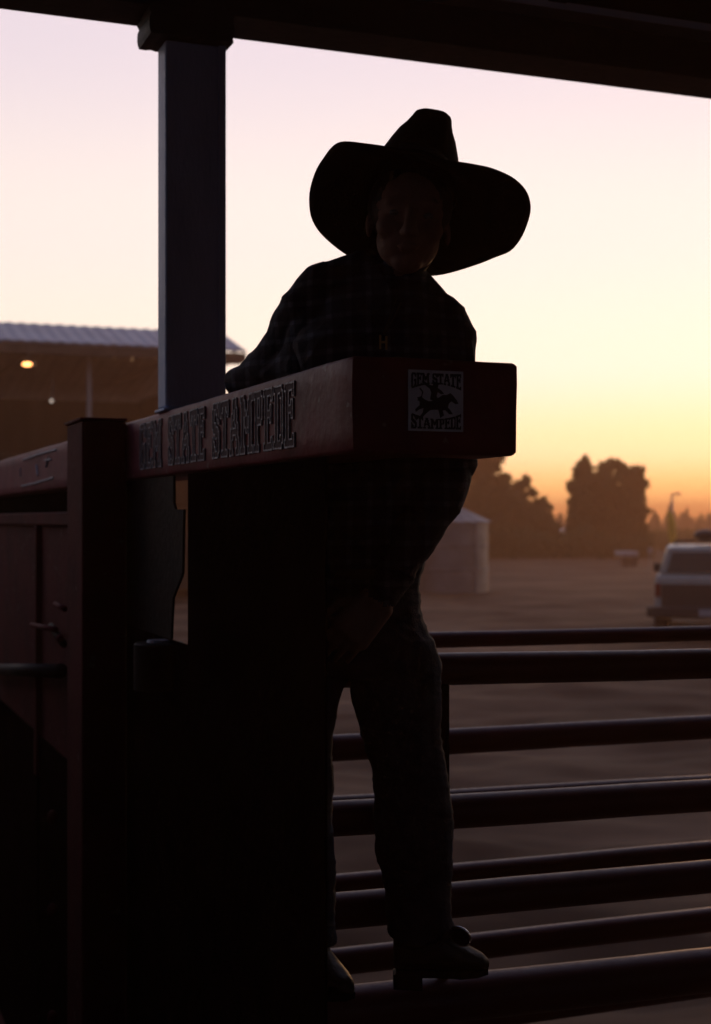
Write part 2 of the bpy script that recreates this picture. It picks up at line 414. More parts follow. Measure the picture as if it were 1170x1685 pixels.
# --- sticker on the end box
st_bm = bmesh.new()
u0, u1 = U_at(672, -.004), U_at(762.5, -.004)
d0 = OY + SA*u0
zt, zb_ = (855-608)/F*(d0), (855-711)/F*(d0+.03)
prism(st_bm, [Y(u0,-.0045,zb_), Y(u1,-.0045,zb_), Y(u1,-.0045,zt), Y(u0,-.0045,zt)], Y(0,.003,0)-Y(0,0,0))
stk = obj('sticker', st_bm, M['sticker'], ch, bevel=.0008)
def SP(a, b, h=0):                   # sticker coordinates 0..1, 0..1 (from the top left)
    return Y(u0+(u1-u0)*a, -.0048-h, zt+(zb_-zt)*b)
def word(txt, x0, x1, y0f, y1f, name='print'):
    wd = [3 if c == ' ' else len(GL[c][0]) for c in txt]; tt = sum(wd)+.8*(len(txt)-1); c0 = 0
    for c, w in zip(txt, wd):
        if c != ' ':
            s, ww, hh = up(GL[c]); s = dil(s, 1)
            def f(x, y, h, c0=c0):
                a = x0+(x1-x0)*(c0+x/3)/tt; return SP(a, y0f(a)+(y1f(a)-y0f(a))*y/33, h)
            b = bmesh.new(); cells(b, s, f, 0, .0004); obj('letter', b, M['ink'], stk)
        c0 += w+.8
arc = lambda a: 4*(a-.5)**2
word('GEM STATE', .05, .95, lambda a: .055, lambda a: .22+.11*arc(a))
word('STAMPEDE', .05, .95, lambda a: .80-.11*arc(a), lambda a: .955)
# bucking horse and rider, plain flat print
horse = [(.20,.45),(.26,.43),(.31,.47),(.38,.50),(.46,.49),(.54,.44),(.60,.40),(.66,.40),(.72,.37),(.76,.40),(.82,.47),(.85,.52),(.80,.53),(.74,.49),
         (.70,.52),(.68,.58),(.72,.62),(.76,.68),(.70,.68),(.64,.62),(.60,.63),(.62,.70),(.56,.74),(.55,.68),(.53,.62),(.46,.62),(.40,.63),(.34,.68),(.28,.74),(.24,.73),(.29,.66),(.30,.60),(.24,.62),(.18,.66),(.17,.62),(.24,.56),(.24,.51)]
rider = [(.40,.47),(.42,.38),(.40,.32),(.33,.27),(.27,.22),(.30,.20),(.37,.25),(.44,.27),(.45,.245),(.40,.235),(.46,.215),(.54,.225),(.59,.245),(.53,.255),(.52,.30),(.58,.34),(.62,.385),(.57,.39),(.52,.36),(.50,.42),(.54,.48),(.56,.56),(.52,.60),(.48,.54),(.44,.49)]
for pth, h in ((horse, 0), (rider, .0005)):
    b = bmesh.new(); prism(b, [SP(.5+(x-.5)*1.16, .50+(y-.49)*1.12, h) for x, y in pth], Y(0,-.0004,0)-Y(0,0,0)); obj('print', b, M['ink'], stk)
b = bmesh.new(); tube(b, [SP(.16,.50,.001), SP(.22,.47,.001), SP(.25,.36,.001), SP(.20,.30,.001)], .0012, 5); obj('print', b, M['ink'], stk)
# dark print ground behind the upper and lower words
# --- tall post in front of the divider
pt0, pt1 = T_at(135, -.118), T_at(110, -.118)
bm = bmesh.new(); ybox(bm, -.118, -.001, pt0, pt1, -EYE, Z1+.003); obj('post', bm, M['red'], ch, bevel=.006, seg=3)
bm = bmesh.new(); ybox(bm, -.124, .0, pt0-.006, pt1+.008, Z1+.0035, Z1+.011); obj('post_cap', bm, M['red'], ch, bevel=.002)
# --- sheet hanging under the beam, near part, its shade put into the colour
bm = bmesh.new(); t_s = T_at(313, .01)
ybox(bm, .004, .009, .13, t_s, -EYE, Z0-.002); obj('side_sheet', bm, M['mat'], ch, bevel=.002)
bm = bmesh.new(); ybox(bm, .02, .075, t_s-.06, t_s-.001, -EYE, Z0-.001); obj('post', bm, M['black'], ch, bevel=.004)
# far part of the side: cut plate with the lever notch
tt = lambda px: T_at(px, .01)
bm = bmesh.new()
pxl = [(285,806),(285.3,828),(287,834),(288,838),(302,838),(301,870),(300,941),(298,949),(291,966),(284,984),(282.5,1010),(281,1052)]
poly = [P_u(x, y, .01) for x, y in pxl]
tb = tt(136)
zb2 = (poly[-1]).z
poly[0].z = EYE+Z0-.002
poly += [Vector((Y(.01, tb, 0).x, Y(.01, tb, 0).y, zb2)), Vector((Y(.01, tb, 0).x, Y(.01, tb, 0).y, EYE+Z0-.002))]
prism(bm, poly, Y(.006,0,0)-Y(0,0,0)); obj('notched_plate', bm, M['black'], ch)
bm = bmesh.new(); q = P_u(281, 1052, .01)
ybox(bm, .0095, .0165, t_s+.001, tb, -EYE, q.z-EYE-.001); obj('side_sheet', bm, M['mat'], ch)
# round pivot cup sitting on the lower sheet
c = P_u(262, 1057, -.01)
bm = bmesh.new(); tube(bm, [c-Vector((0,0,.11)), c-Vector((0,0,.004)), c], [.060,.060,.056], 28); obj('pivot_cup', bm, M['black'], ch, smooth=True)
bpy.data.objects['pivot_cup'].data.set_sharp_from_angle(angle=R(40))
bm = bmesh.new(); tube(bm, [c+Vector((0,0,.0005)), c+Vector((0,0,.006))], [.030,.028], 20); obj('pivot_pin', bm, M['galv'], ch)

# --- far gate left of the post
fg = thing('slide_gate', Y(.05, 3.4, -EYE), A, 'dark red sheet steel slide gate with a bolt latch behind the tall post', 'gate')
t0g, t1g = 1.86, 7.5
zt1 = -.0
bm = bmesh.new(); ybox(bm, .02, .026, t0g, t1g, -.80, -.02); obj('sheet', bm, M['red'], fg)
bm = bmesh.new(); ybox(bm, .012, .019, t0g, t1g, -2.2, -.79); obj('kick_sheet', bm, M['mat'], fg)  # lower part of the gate, its shade painted as near-black
bm = bmesh.new(); ybox(bm, .060, .066, t0g, 7.4, -.04, Z0-.003); obj('gap_sheet', bm, M['mat'], fg)  # dark filler added in place of the shade inside the gap
for z in (-.02, -2.2):
    bm = bmesh.new(); ybox(bm, .0, .05, t0g, t1g, z, z+.045); obj('frame_rail', bm, M['red'], fg, bevel=.004)
for t in (t0g, 3.2, t1g-.05):
    bm = bmesh.new(); ybox(bm, -.002, .052, t, t+.05, -.934, -.021); obj('frame_post', bm, M['red'], fg, bevel=.004)
    bm = bmesh.new(); ybox(bm, .001, .051, t, t+.05, -2.154, -.935); obj('frame_post', bm, M['mat'], fg, bevel=.004)  # lower half of the post, shade put into its colour
bm = bmesh.new(); p = P_u(-20, 1101, -.03); q = P_u(100, 1104, -.03); tube(bm, [p, q], .024, 14); obj('cross_pipe', bm, M['black'], fg, smooth=True)
for (x0, x1, y0, y1) in ((91,107,994,1002),(52,92,1028,1036)):
    a, b = P_u(x0, y0, -.03), P_u(x1, y1, -.03); bm = bmesh.new(); tube(bm, [a, b], .009, 10); obj('latch_bolt', bm, M['red'], fg, smooth=True)
bm = bmesh.new(); a = P_u(99, 1050, -.03); ball(bm, a, .013); obj('latch_knob', bm, M['red'], fg, smooth=True)
bm = bmesh.new(); ball(bm, P_u(97, 1096, -.03), .012); obj('latch_knob', bm, M['red'], fg, smooth=True)
bm = bmesh.new(); a = P_u(84, 1030, -.02); b = P_u(105, 1060, -.02)
tube(bm, [a, b], .012, 8); obj('latch_arm', bm, M['black'], fg, smooth=True)
# small welded hinges down the tall post
for py in (1345, 1498, 1675):
    p = P_u(86, py, -.118); bm = bmesh.new(); ball(bm, p, .012, 1.2, 1.2, 1.8); obj('hinge_knuckle', bm, M['red'], ch, smooth=True)

# unseen wall added on our left to keep low light off the divider
nw = thing('chute_wall', Y(-1.5, 1, -EYE), A, 'black sheet steel wall of the next chute, parallel to the lettered divider', 'chute wall')
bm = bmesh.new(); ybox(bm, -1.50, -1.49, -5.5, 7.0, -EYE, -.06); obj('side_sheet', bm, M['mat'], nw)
bm = bmesh.new(); ybox(bm, -1.53, -1.46, -5.5, 7.0, -.055, .0); obj('top_rail', bm, M['red'], nw, bevel=.004)
for t in (-5.5, -2.5, .5, 3.5, 6.93):
    bm = bmesh.new(); ybox(bm, -1.58, -1.502, t, t+.07, -EYE, -.06); obj('post', bm, M['red'], nw, bevel=.004)
# ================================================================== PIPE FENCES
TF = .60
def rail(parent, a, b, t, th, matl, xl, xr):
    # a, b: (px, y_top) at the two ends; th: thickness in px at a
    sl = (b[1]-a[1])/(b[0]-a[0])
    pa = P_t(a[0], a[1]+th/2, t); pb = P_t(b[0], b[1]+th/2*(1-.000155*(b[0]-a[0])), t)
    r = th/2/F*pa.y
    d = (pb-pa)
    ul = U_at(xl, t); ua = U_at(a[0], t); ub = U_at(b[0], t)
    A_ = pa + d*((ul-ua)/(ub-ua)); ur = U_at(xr, t); B_ = pa + d*((ur-ua)/(ub-ua))
    bm = bmesh.new(); k = 12
    pts = [A_.lerp(B_, i/k) + Vector((0, 0, noise.noise(Vector((i*.7, a[1], t)))*.0012)) for i in range(k+1)]
    tube(bm, pts, r, 20); return obj('rail', bm, matl, parent, smooth=True)
f1 = thing('pipe_fence', Y(.9, TF, -EYE), A, 'nearer dark red pipe fence, its thick rails right behind the legs of the boy', 'fence')
for a, b, th in (((725,1074),(1170,1067),54),((739,1307),(1170,1282),57),((745,1452),(1170,1414.5),58),((804,1598),(1170,1560),76)):
    rail(f1, a, b, TF, th, M['railred'], 405, 1560)
# lower rails out of the picture
for k, z in enumerate((-1.25, -1.55, -1.9)):
    bm = bmesh.new(); tube(bm, [Y(.0,TF,z), Y(2.2,TF,z)], .035, 16); obj('rail', bm, M['railred'], f1, smooth=True)
uP = U_at(731, TF); 
bm = bmesh.new(); tube(bm, [Y(uP-.004,TF-.004,-EYE), Y(uP-.004,TF-.004,-.30)], .0125, 16); obj('post', bm, M['mat'], f1, smooth=True)
uR = U_at(1480, TF); bm = bmesh.new(); tube(bm, [Y(uR,TF,-EYE), Y(uR,TF,-.2)], .045, 16); obj('post', bm, M['railred'], f1, smooth=True)
TB = 1.42
f2 = thing('pipe_fence', Y(.9, TB, -EYE), A, 'farther dark red pipe fence, its thinner rails showing between the thick ones', 'fence')
for a, b, th in (((710,1040),(1170,1029.5),27),((740,1198.5),(1170,1175.7),43),((740,1299),(1170,1274.5),42),((745,1421.5),(1170,1383),42),((775,1536.5),(1170,1493),43)):
    rail(f2, a, b, TB, th, M['railred'], 455, 1500)
for z in (-1.35, -1.8):
    bm = bmesh.new(); tube(bm, [Y(.17,TB,z), Y(2.4,TB,z)], .033, 16); obj('rail', bm, M['railred'], f2, smooth=True)
uR = U_at(1440, TB); bm = bmesh.new(); tube(bm, [Y(uR,TB,-EYE), Y(uR,TB,-.2)], .04, 16); obj('post', bm, M['railred'], f2, smooth=True)
bm = bmesh.new(); uL = U_at(470, TB); tube(bm, [Y(uL,TB,-EYE), Y(uL,TB,-.2)], .04, 16); obj('post', bm, M['railred'], f2, smooth=True)

# ================================================================== PERSON
pr = thing('person', W(620, 1610, 2.78) , 0, 'young rider in wide black cowboy hat and plaid shirt leaning over the red chute beam', 'person')
prim = []                            # (tag, p, q, r) used to give faces their material
bm = bmesh.new()
def lob(rows, tg, n=20):             # rows: (px centre, py, distance, half width px, half depth m)
    rs = []
    for i, (cx, cy, d, hw, hd) in enumerate(rows):
        c = W(cx, cy, d); a = hw/F*d
        rs.append([c + Vector((math.cos(2*math.pi*k/n)*a, math.sin(2*math.pi*k/n)*hd, 0)) for k in range(n)])
    loft(bm, rs)
    for r0, r1 in zip(rows, rows[1:]):
        for s in (-.45, 0, .45):
            prim.append((tg, W(r0[0]+s*r0[3], r0[1], r0[2]), W(r1[0]+s*r1[3], r1[1], r1[2]), min(r0[3]/F*r0[2], .075)))
def limb(pts, tg, n=14):             # pts: (px, py, d, r px)
    P = [W(a, b, d) for a, b, d, r in pts]; Rr = [r/F*d for a, b, d, r in pts]
    tube(bm, P, Rr, n)
    for p, r in zip(P, Rr): ball(bm, p, r*.995, seg=14)
    for i in range(len(P)-1): prim.append((tg, P[i], P[i+1], (Rr[i]+Rr[i+1])/2))
SK, SH, JE = 'skin', 'shirt', 'jeans'
DT = 2.66
lob([(640,440,DT+.04,40,.05),(636,458,DT+.04,75,.07),(632,480,DT+.03,100,.085),(640,520,DT+.02,118,.10),(632,565,DT,150,.105),(636,600,DT,146,.10),(640,622,DT,138,.09),(682,642,DT+.01,98,.10),
     (676,690,DT+.02,98,.098),(658,740,DT+.02,117,.095),(652,775,DT+.02,117,.095),(640,820,DT+.02,108,.095),(618,880,DT+.03,100,.095),(606,940,DT+.03,88,.092)], SH)
lob([(606,930,DT+.03,84,.092),(598,970,DT+.04,90,.098),(594,1010,DT+.05,100,.10),(596,1050,DT+.05,112,.105),(600,1085,DT+.05,116,.10),(600,1108,DT+.05,100,.08)], JE)
# shoulders and neck
limb([(548,462,DT+.03,32),(600,450,DT+.04,34),(665,462,DT+.04,36),(716,508,DT+.01,34)], SH)
limb([(655,478,DT+.02,34),(664,445,DT-.005,33),(670,415,DT-.02,34)], SK)
# image-left arm lying on the beam
limb([(528,468,DT+.03,36),(500,505,DT+.06,38),(472,556,DT+.12,36),(448,592,DT+.17,33)], SH)
limb([(448,592,DT+.17,32),(420,612,DT+.24,27),(392,630,DT+.31,22)], SH)
limb([(538,500,DT+.03,34),(505,560,DT+.05,36),(488,600,DT+.09,32)], SH)
limb([(500,598,DT+.06,30),(455,606,DT+.16,27)], SH)
# image-right arm hanging behind the end box, forearm reaching down and inwards
limb([(728,516,DT,36),(742,560,DT-.02,42),(746,620,DT-.03,40),(743,700,DT-.03,39),(741,756,DT-.04,41)], SH)
limb([(741,756,DT-.04,41),(735,792,DT-.055,41),(714,832,DT-.07,41),(690,874,DT-.08,37),(664,920,DT-.09,33),(634,970,DT-.10,29)], SH)
# head
H0 = W(672, 372, DT-.03)
roll = Matrix.Rotation(R(6), 3, 'Y')
def hp(x, y, z): return H0 + roll @ Vector((x, y, z))
def hball(x, y, z, r, sx=1, sy=1, sz=1): ball(bm, hp(x, y, z), r, sx, sy, sz, 20); prim.append((SK, hp(x,y,z), hp(x,y,z+.001), r))
hball(0, .012, .035, .074, .98, 1.15, 1.02)
hball(.002, -.002, -.028, .058, 1.02, 1.05, 1.0)
hball(.004, -.028, -.070, .026, 1.15, .9, .9)      # chin
hball(-.036, -.036, -.012, .024); hball(.040, -.036, -.012, .024)     # cheeks
for i in range(5): hball(.002, -.066-.004*i, .022-.011*i, .0095+.0012*i)    # nose bridge
hball(.002, -.088, -.026, .0125, 1.1, .9, .8); hball(-.009, -.078, -.028, .0085); hball(.013, -.078, -.028, .0085)
hball(.003, -.070, -.050, .012, 1.9, .7, .5); hball(.003, -.068, -.057, .011, 1.6, .7, .5)
hball(-.028, -.058, .030, .014, 1.5, .7, .6); hball(.032, -.058, .030, .014, 1.5, .7, .6)   # brows
hball(-.073, .014, -.004, .019, .35, .75, 1.25); hball(.074, .014, -.004, .019, .35, .75, 1.25) # ears
# legs
DL = 2.73
lob([(648,1050,DL-.02,66,.085),(652,1100,DL-.01,74,.085),(652,1135,DL,75,.083),(658,1205,DL,66,.078),(670,1255,DL,60,.072),(677,1300,DL,62,.074),(680,1350,DL+.01,63,.070),
     (682,1400,DL+.01,62.5,.068),(687,1440,DL+.015,57,.064),(690,1490,DL+.02,52,.060),(693,1540,DL+.02,52,.060)], JE)
LL = 2.70
lob([(548,1050,DL-.02,66,.085),(522,1100,LL+.03,62,.085),(504,1135,LL+.02,58,.076),(498,1205,LL,50,.070),(493,1255,LL,51,.066),(498,1270,LL,50,.066),(496,1310,LL,50,.066),
     (497,1390,LL+.02,51,.062),(500,1440,LL+.02,50.5,.060),(498,1520,LL+.02,53,.060),(502,1548,LL+.02,54,.060)], JE)
def hand(wrist, direction, palm_n, size, curl, tg=SK):
    # palm plus five separate bent fingers grown out of the wrist
    d = direction.normalized(); n_ = palm_n.normalized(); s = d.cross(n_).normalized()
    L = size
    for k in range(5):
        o_ = s*((k-2)*.19*L*.5)
        tubep = [wrist + o_*.7, wrist + d*L*.48 + o_]
        tube(bm, tubep, [L*.10, L*.085], 10); ball(bm, tubep[1], L*.088); ball(bm, tubep[0], L*.1)
        prim.append((tg, tubep[0], tubep[1], L*.1))
    for k, ln in enumerate((.40,.46,.42,.33)):
        base = wrist + d*L*.48 + s*((k-1.5)*.22*L*.5*1.15)
        dd = d.copy(); p = base; rr_ = L*.050
        for j, fr in enumerate((.42,.33,.25)):
            ang = curl*(j+.6)
            dd = (d*math.cos(ang) + n_*math.sin(ang)).normalized()
            q = p + dd*L*ln*fr*1.1
            tube(bm, [p, q], [rr_, rr_*.92], 10); ball(bm, q, rr_*.93, seg=10); prim.append((tg, p.copy(), q.copy(), rr_)); p = q; rr_ *= .92
    p = wrist + s*(-.20*L) + d*L*.12; q = p + (d*.6 - s*.6 + n_*.3).normalized()*L*.24; r3 = q + (d*.9 + n_*.35 - s*.1).normalized()*L*.2
    tube(bm, [wrist, p], [L*.09, L*.075], 10)
    tube(bm, [p, q, r3], [L*.068, L*.058, L*.048], 10); ball(bm, r3, L*.048, seg=10); ball(bm, q, L*.058, seg=10)
    prim.append((tg, p, q, L*.06)); prim.append((tg, q, r3, L*.06))
w1 = W(392, 632, DT+.31)
hand(w1, Vector((.75,.62,-.06)), Vector((-.1,0,-1)), .145, .30)
limb([(634,970,DT-.10,21),(620,992,DT-.105,19)], SK)
hand(W(620,992,DT-.105), Vector((-.55,-.05,-.62)), Vector((-.1,.9,-.3)), .15, .5)
me = bpy.data.meshes.new('body_raw'); bmesh.ops.recalc_face_normals(bm, faces=bm.faces[:]); bm.to_mesh(me); bm.free()
tmp = bpy.data.objects.new('body_raw', me); col.objects.link(tmp)
rm = tmp.modifiers.new('r', 'REMESH'); rm.mode = 'VOXEL'; rm.voxel_size = .0042; rm.use_smooth_shade = True
sm = tmp.modifiers.new('s', 'SMOOTH'); sm.factor = .5; sm.iterations = 5
dg = bpy.context.evaluated_depsgraph_get()
me2 = bpy.data.meshes.new_from_object(tmp.evaluated_get(dg)); bpy.data.objects.remove(tmp)
# folds and material regions
import numpy as np
V = np.empty(len(me2.vertices)*3); me2.vertices.foreach_get('co', V); V = V.reshape(-1, 3)
best = np.full(len(V), 9e9); idx = np.zeros(len(V), int)
for k, (tg, p, q, r) in enumerate(prim):
    p = np.array(p); q = np.array(q); dq = q-p; l = max(1e-9, dq.dot(dq))
    s = np.clip(((V-p)@dq)/l, 0, 1); dd = np.linalg.norm(V-(p+s[:,None]*dq), axis=1)-r
    m_ = dd < best; best[m_] = dd[m_]; idx[m_] = k
tags = np.array([{SK:0,SH:1,JE:2}[prim[k][0]] for k in idx])
Nn = np.empty(len(me2.vertices)*3); me2.vertices.foreach_get('normal', Nn) if hasattr(me2.vertices[0], 'normal') else None
Nn = Nn.reshape(-1, 3)
for i in range(len(V)):
    tg = tags[i]
    if tg == 0: continue
    v = Vector(V[i])
    if tg == 1:
        a = noise.noise(Vector((v.x*9+v.z*8, v.y*12, v.z*13)))*.006 + noise.noise(Vector((v.x*26, v.y*22, v.z*30+v.x*14)))*.0028 + (1-abs(noise.noise(Vector((v.x*7-v.z*9, v.y*8, v.z*9+v.x*9)))))**6*.0040 - .0006
    else:
        a = noise.noise(Vector((v.x*8, v.y*10, v.z*16+v.x*6)))*.0050 + (1-abs(noise.noise(Vector((v.x*12, v.y*9, v.z*42+v.x*22)))))**3*.0032
    V[i] += Nn[i]*a
me2.vertices.foreach_set('co', V.ravel())
for m_ in (M['skin'], M['plaid'], M['jeans']): me2.materials.append(m_)
mi = np.empty(len(me2.polygons), int)
fv = [p.vertices[0] for p in me2.polygons]
mi = tags[np.array(fv)]
me2.polygons.foreach_set('material_index', mi.astype(np.int32)); me2.polygons.foreach_set('use_smooth', np.ones(len(mi), bool))
me2.transform(mw(pr).inverted()); me2.name = 'body'
body = bpy.data.objects.new('body', me2); col.objects.link(body); body.parent = pr

# eyes
for s in (-1, 1):
    b = bmesh.new(); ball(b, hp(.002+s*.030, -.0555, .010), .0095, 1.1, 1, .6); obj('eye', b, M['eye'], pr, smooth=True)
# hair under the hat, above ears and nape
b = bmesh.new(); ball(b, hp(0, .022, .040), .080, 1.0, 1.10, 1.0, 24)
for v in list(b.verts):
    lp = roll.inverted() @ (v.co - H0)
    if lp.z < -.02 - max(0, lp.y)*.4 or (lp.y < -.045 and lp.z < .035): b.verts.remove(v)
for v in b.verts: v.co += Vector((1,1,.3))*noise.noise(v.co*60)*.003
obj('hair', b, M['hair'], pr, smooth=True)

# hat: brim outline from the front edge round the left, back and right
DH = DT-.02
outline = [(629,241,-.155),(600,237,-.15),(566,233.6,-.12),(548,240,-.09),(534,258,-.06),(522,277,-.035),(513,302,-.01),(509.4,326,.01),(512,354,.035),(522,375,.055),(536,391,.075),
           (556,408,.10),(580,424,.125),(612,440,.145),(655,452,.16),(704,453,.16),(738,448.5,.15),(785,434,.125),(815,422,.10),(839,412,.08),(855,394,.055),(866,371,.03),(872.5,346,.01),(870,324,-.01),(860,306,-.03),
           (842,291,-.055),(812,278,-.09),(785,272,-.125),(763,268.5,-.145),(720,262,-.16),(672,250,-.163)]
def catmull(P, k):
    out = []; n = len(P)
    for i in range(n):
        a, b, c, d = P[i-1], P[i], P[(i+1)%n], P[(i+2)%n]
        for j in range(k):
            t = j/k; out.append(0.5*((2*b) + (c-a)*t + (2*a-5*b+4*c-d)*t*t + (3*b-a-3*c+d)*t**3))
    return out
OUT = catmull([Vector(p) for p in outline], 3)
outer = [W(p.x, p.y, DH+p.z) for p in OUT]
nb = len(outer)
cx, cy = 686, 312
band = []
for p in OUT:
    ang = math.atan2(-(p.y-cy)/1.05, (p.x-cx)/1.75)
    c = W(cx, cy, DH)
    # head opening in the tilted brim plane
    du = Vector((1,0,-.17)).normalized(); dv = Vector((-.02,-.80,.52)).normalized()
    band.append(c + du*math.cos(ang)*.076 + dv*math.sin(ang)*.094)
up_n = du.cross(dv).normalized(); up_n = up_n if up_n.z > 0 else -up_n
rows = []
K = 9
for k in range(K+1):
    f = k/K; r_ = []
    for i in range(nb):
        p = band[i].lerp(outer[i], f); sag = -math.sin(f*math.pi)*.012
        side = abs((OUT[i].x-690)/190); r_.append(p + up_n*(sag*(1+1.2*side)))
    rows.append(r_)
b = bmesh.new()
rv = [[b.verts.new(p) for p in r] for r in rows]
for a, c in zip(rv, rv[1:]):
    for i in range(nb): b.faces.new((a[i], a[(i+1)%nb], c[(i+1)%nb], c[i]))
hat = obj('hat', b, M['felt'], pr, smooth=True)
s = hat.modifiers.new('solid', 'SOLIDIFY'); s.thickness = .004; s.offset = 0
# crown: from the band up to a narrow, creased top
b = bmesh.new(); rs = []
levels = [(0.0,.080,.094,1),(.033,.0785,.090,1),(.060,.075,.082,.95),(.087,.068,.072,.9),(.115,.059,.060,.8),(.142,.048,.046,.7),(.166,.041,.036,.62),(.184,.037,.029,.58),(.195,.029,.022,.58)]
base_c = W(cx, cy, DH)
def sup(x, e): return math.copysign(abs(x)**e, x)
for h, a_, b_, e_ in levels:
    c = base_c + up_n*h + Vector((-.006+.012*h/.15,0,0)); r_ = []
    for i in range(40):
        an = 2*math.pi*i/40; r_.append(c + du*sup(math.cos(an), e_)*a_ + dv*sup(math.sin(an), e_)*b_)
    rs.append(r_)
for dz, sc in ((.185,.70),(.177,.40),(.173,.12)):
    c = base_c + up_n*dz + Vector((.009,0,0)); r_ = []
    for i in range(40):
        an = 2*math.pi*i/40; r_.append(c + du*sup(math.cos(an),.6)*.024*sc + dv*sup(math.sin(an),.6)*.022*sc)
    rs.append(r_)
loft(b, rs); cr_ = obj('crown', b, M['felt'], hat, smooth=True)
b = bmesh.new(); rs = []
for h, ex in ((.004,.0012),(.004,.003),(.022,.003),(.022,.0012)):
    a_ = .076 - .0045*h/.03 + ex; b_ = .094 - .003*h/.03 + ex
    rs.append([base_c + up_n*h + du*math.cos(2*math.pi*i/40)*a_ + dv*math.sin(2*math.pi*i/40)*b_ for i in range(40)])
loft(b, rs, False); obj('hat_band', b, M['ink'], hat, smooth=True)

# collar flaps, shirt placket, snap buttons, neck ornament
def flap(name, pts, d, matl, th=.003, par=pr):
    b = bmesh.new(); prism(b, [W(x, y, dd) for x, y, dd in pts], Vector((0, th, 0))); return obj(name, b, matl, par, bevel=.001)
cd = DT-.085
flap('collar', [(596,432,DT-.01),(622,440,DT-.03),(640,470,cd),(646,498,cd-.012),(618,511,cd-.014),(598,500,cd-.005),(590,470,DT-.04)], 0, M['plaid'])
flap('collar', [(706,462,DT-.01),(698,472,DT-.035),(682,484,cd),(660,500,cd-.012),(676,522,cd-.016),(700,518,cd-.008),(712,492,DT-.04)], 0, M['plaid'])
b = bmesh.new(); 
for x0,x1,y0,y1 in ((624,627.5,551,574),(634,637.5,553,575),(627.5,634,561,564.5)):
    p = W(x0,y1,DT-.118); q = W(x1,y0,DT-.118); wbox(b, p.x, q.x, p.y, p.y+.003, p.z, q.z)
obj('pendant', b, M['brass'], pr)
b = bmesh.new(); tube(b, [W(652,492,cd-.016), W(642,520,DT-.112), W(631,550,DT-.116)], .0016, 6); tube(b, [W(660,498,cd-.016), W(648,525,DT-.112), W(633,550,DT-.116)], .0016, 6)
obj('neck_cord', b, M['leather'], pr)
for y in (590, 650, 720, 790):
    b = bmesh.new(); p = W(655+(y-590)*.03, y, DT-.108); tube(b, [p, p-Vector((0,.003,0))], .005, 12); obj('snap_button', b, M['ink'], pr)
# belt
b = bmesh.new(); rs = []
for yy in (934, 950):
    c = W(612-(yy-934)*.2, yy, DT+.03); rs.append([c + Vector((math.cos(2*math.pi*k/36)*.0925, math.sin(2*math.pi*k/36)*.1005, 0)) for k in range(36)])
loft(b, rs, False); o = obj('belt', b, M['leather'], pr, smooth=True); s = o.modifiers.new('s', 'SOLIDIFY'); s.thickness = .004

# boots: lofted along the foot
def boot(ax, ay, d, toe_px, toe_py, toe_d, sole_py, hw=50):
    bmh = bmesh.new(); n = 18
    ank = W(ax, ay, d); sole = W(ax, sole_py, d).z; toe = W(toe_px, toe_py, toe_d)
    fd = Vector((toe.x-ank.x, toe.y-ank.y, 0)); L = fd.length; fd.normalize(); sd = Vector((-fd.y, fd.x, 0))
    # foot: cross-sections from heel to toe
    secs = [(-.055,.020,.060,.030),(-.045,.030,.085,.034),(-.02,.034,.105,.036),(.02,.036,.100,.037),(.35*L,.037,.078,.039),(.55*L,.036,.056,.042),(.75*L,.030,.040,.040),(.9*L,.020,.030,.030),(L,.007,.016,.012)]
    rs = []
    for s, w, h, _ in secs:
        c = ank + fd*s; r_ = []
        for k in range(n):
            a = 2*math.pi*k/n
            r_.append(Vector((c.x, c.y, sole + .012 + h*.5)) + sd*math.cos(a)*w*1.05 + Vector((0,0,math.sin(a)*h*.5)))
        rs.append(r_)
    loft(bmh, rs)
    # shaft
    rs = []
    for zz, w in ((.03,.034),(.07,.038),(.11,.045),(.16,.050),(.20,.052)):
        c = Vector((ank.x, ank.y, sole+zz+.02)); rs.append([c + fd*math.cos(2*math.pi*k/n)*w*1.05 + sd*math.sin(2*math.pi*k/n)*w for k in range(n)])
    loft(bmh, rs)
    o = obj('boot', bmh, M['leather'], pr, smooth=True)
    m1 = o.modifiers.new('r', 'REMESH'); m1.mode = 'VOXEL'; m1.voxel_size = .005; m1.use_smooth_shade = True
    m2 = o.modifiers.new('s', 'SMOOTH'); m2.iterations = 4
    b = bmesh.new(); pl_ = []
    for s, w in ((-.05,.022),(0,.034),(.3*L,.034),(.55*L,.043),(.8*L,.034),(.97*L,.012)): pl_.append(ank + fd*s + sd*w)
    for s, w in ((.97*L,.012),(.8*L,.034),(.55*L,.043),(.3*L,.034),(0,.034),(-.05,.022)): pl_.append(ank + fd*s - sd*w)
    for p in pl_: p.z = sole + .004
    prism(b, pl_, Vector((0,0,.012))); obj('sole', b, M['black'], o)
    b = bmesh.new(); pl_ = [ank + fd*s + sd*w for s, w in ((-.055,.02),(0,.03),(0,-.03),(-.055,-.02))]
    for p in pl_: p.z = sole - .022
    prism(b, pl_, Vector((0,0,.028))); obj('heel', b, M['black'], o)
    return o, ank, fd, sd, sole
bo, ank, fd, sd, sole = boot(694, 1560, DL+.02, 806, 1600, DL+.02, 1604)
boot(500, 1570, LL+.02, 580, 1622, LL-.06, 1626)
